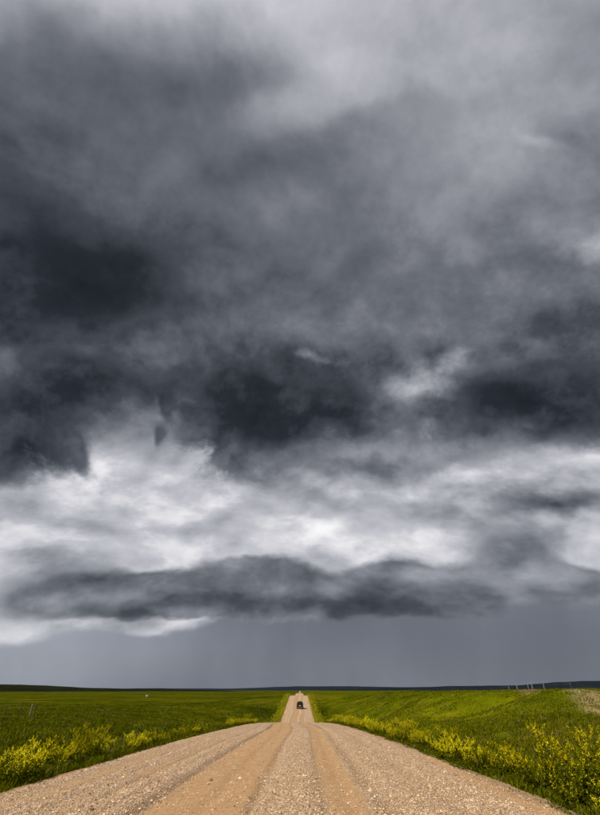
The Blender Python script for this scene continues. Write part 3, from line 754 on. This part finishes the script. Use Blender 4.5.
# ================================================================== dark SUV on the far slope, seen from behind
M_PAINT = m_plain('dark_paint', (.012, .013, .016), .25, .5, vary=.1)
M_GLASS = m_plain('tinted_glass', (.010, .012, .014), .08, .6, vary=.05)
M_TYRE = m_plain('tyre_rubber', (.018, .018, .018), .9, .2)
M_RIM = m_plain('alloy', (.35, .35, .36), .35, metal=.9)
M_TRIM = m_plain('black_plastic', (.02, .02, .021), .7)
M_PLATE = m_plain('plate_white', (.75, .75, .74), .4, vary=.05)
M_RED = m_plain('tail_lens', (.22, .012, .010), .25, .5, vary=.1)
def suv(x, y):
    slope = math.atan2(float(road_z(y + 1.5) - road_z(y - 1.5)), 3.0)
    co_, rt_, zz = road_section(np.array(x), np.array(y))
    o = empty('suv', (x, y, float(road_z(y)) + float(zz) - .02)); o.rotation_euler = (slope, 0, 0)
    tag(o, 'dark SUV driving up the far slope in the middle of the gravel road', 'car')
    # body: lofted cross-sections, +Y is the front
    def loft(secs, nm, mat, parent, bev=.0):
        bm = bmesh.new(); rings = []
        for (yy, pts) in secs: rings.append([bm.verts.new((px, yy, pz)) for px, pz in pts])
        n = len(rings[0])
        for a, b in zip(rings[:-1], rings[1:]):
            for k in range(n): bm.faces.new((a[k], a[(k + 1) % n], b[(k + 1) % n], b[k]))
        bm.faces.new(rings[0][::-1]); bm.faces.new(rings[-1])
        bmesh.ops.recalc_face_normals(bm, faces=bm.faces)
        return obj_bm(nm, bm, mat, parent, bevel=bev, smooth=False)
    def sec(w, z0, z1, c=.10): return [(-w + c, z0), (w - c, z0), (w, z0 + c), (w, z1 - c), (w - c, z1), (-w + c, z1), (-w, z1 - c), (-w, z0 + c)]
    body = loft([(-2.30, sec(.88, .45, .98)), (-2.18, sec(.95, .36, 1.10)), (-1.2, sec(.97, .32, 1.12)), (.9, sec(.97, .32, 1.12)), (1.9, sec(.94, .34, 1.06)), (2.28, sec(.86, .44, .92))], 'body', M_PAINT, o)
    def csec(wb, wt, z0, z1): return [(-wb, z0), (wb, z0), (wt, z1 - .06), (wt - .08, z1), (-wt + .08, z1), (-wt, z1 - .06)]
    loft([(-2.20, csec(.88, .78, 1.08, 1.50)), (-2.02, csec(.90, .72, 1.08, 1.78)), (.15, csec(.90, .72, 1.09, 1.82)), (.55, csec(.90, .70, 1.09, 1.72)), (1.20, csec(.88, .84, 1.08, 1.16))], 'cabin', M_PAINT, o)
    def slab(nm, c, s, mat, parent=o, rot=None, bev=.012):
        bm = bmesh.new(); bm_box(bm, Vector(c), s, rot); return obj_bm(nm, bm, mat, parent, bevel=bev)
    slab('rear_window', (0, -2.165, 1.47), (1.30, .03, .40), M_GLASS, rot=Matrix.Rotation(-.32, 3, 'X'))
    slab('windscreen', (0, .90, 1.45), (1.36, .03, .66), M_GLASS, rot=Matrix.Rotation(.86, 3, 'X'))
    for s in (-1, 1):
        for (yy, ln) in ((-1.45, .85), (-.45, .85), (.45, .62)):
            slab('side_window', (s * .835, yy, 1.42), (.03, ln, .40), M_GLASS, rot=Matrix.Rotation(-s * .24, 3, 'Y'))
        slab('tail_light', (s * .84, -2.255, 1.02), (.15, .12, .34), M_RED)
        slab('headlight', (s * .70, 2.24, .80), (.32, .12, .16), M_PLATE)
        slab('mirror', (s * 1.06, .72, 1.16), (.20, .10, .15), M_TRIM)
        slab('roof_rail', (s * .62, -.8, 1.85), (.04, 2.0, .04), M_RIM)
        for yy in (-1.42, 1.40):
            bm = bmesh.new(); bmesh.ops.create_cone(bm, cap_ends=True, segments=24, radius1=.37, radius2=.37, depth=.25, matrix=Matrix.Translation((s * .86, yy, .37)) @ Matrix.Rotation(math.pi / 2, 4, 'Y'))
            w = obj_bm('wheel', bm, M_TYRE, o, bevel=.03)
            bm = bmesh.new(); bmesh.ops.create_cone(bm, cap_ends=True, segments=18, radius1=.22, radius2=.20, depth=.05, matrix=Matrix.Translation((s * .995, yy, .37)) @ Matrix.Rotation(s * math.pi / 2, 4, 'Y'))
            obj_bm('rim', bm, M_RIM, w)
    slab('rear_bumper', (0, -2.31, .56), (1.78, .16, .24), M_TRIM); slab('front_bumper', (0, 2.28, .54), (1.70, .16, .26), M_TRIM)
    slab('number_plate', (0, -2.335, .84), (.50, .03, .16), M_PLATE, bev=.004)
suv(-.02, 163)

# ================================================================== tiny white shed far out in the left field
M_WHITE = m_plain('white_boards', (.78, .78, .75), .7, vary=.06, scale=3)
M_TIN = m_plain('tin_roof', (.55, .56, .57), .5, vary=.1)
sy = 520.0; sx = place(146, sy); sz = float(land(sx, sy))
sh = empty('shed', (sx, sy, sz)); sh.scale = (.45, .45, .45); tag(sh, 'tiny white shed standing alone far out in the left field', 'shed')
bm = bmesh.new(); vs = [bm.verts.new(v) for v in [(-1.7, -1.4, -.4), (1.7, -1.4, -.4), (1.7, -1.4, 2.2), (0, -1.4, 3.1), (-1.7, -1.4, 2.2), (-1.7, 1.4, -.4), (1.7, 1.4, -.4), (1.7, 1.4, 2.2), (0, 1.4, 3.1), (-1.7, 1.4, 2.2)]]
for f in [(0, 1, 2, 3, 4), (9, 8, 7, 6, 5), (1, 6, 7, 2), (0, 4, 9, 5)]: bm.faces.new([vs[i] for i in f])
obj_bm('wall', bm, M_WHITE, sh)
for s in (-1, 1):
    bm = bmesh.new(); bm_box(bm, Vector((s * .92, 0, 2.69)), (2.15, 3.2, .08), Matrix.Rotation(s * math.atan2(.9, 1.7), 3, 'Y')); obj_bm('roof', bm, M_TIN, sh)
bm = bmesh.new(); bm_box(bm, Vector((.3, -1.42, .85)), (.9, .06, 1.9)); obj_bm('door', bm, M_WOOD_DARK, sh)

# ================================================================== thin rainy air
m_h = bpy.data.materials.new('thin_haze'); m_h.use_nodes = True; hn = m_h.node_tree; hn.nodes.clear()
pv = hn.nodes.new('ShaderNodeVolumePrincipled'); pv.inputs['Color'].default_value = (.50, .68, 1.0, 1); pv.inputs['Density'].default_value = 6.5e-6; pv.inputs['Anisotropy'].default_value = 0.0
ho = hn.nodes.new('ShaderNodeOutputMaterial'); hn.links.new(pv.outputs[0], ho.inputs['Volume'])
bm = bmesh.new(); bm_box(bm, Vector((0, 7000, 60)), (24000, 15000, 160)); hz = obj_bm('haze', bm, m_h); tag(hz, 'thin grey-blue rainy air over the whole plain', 'haze', kind='stuff')
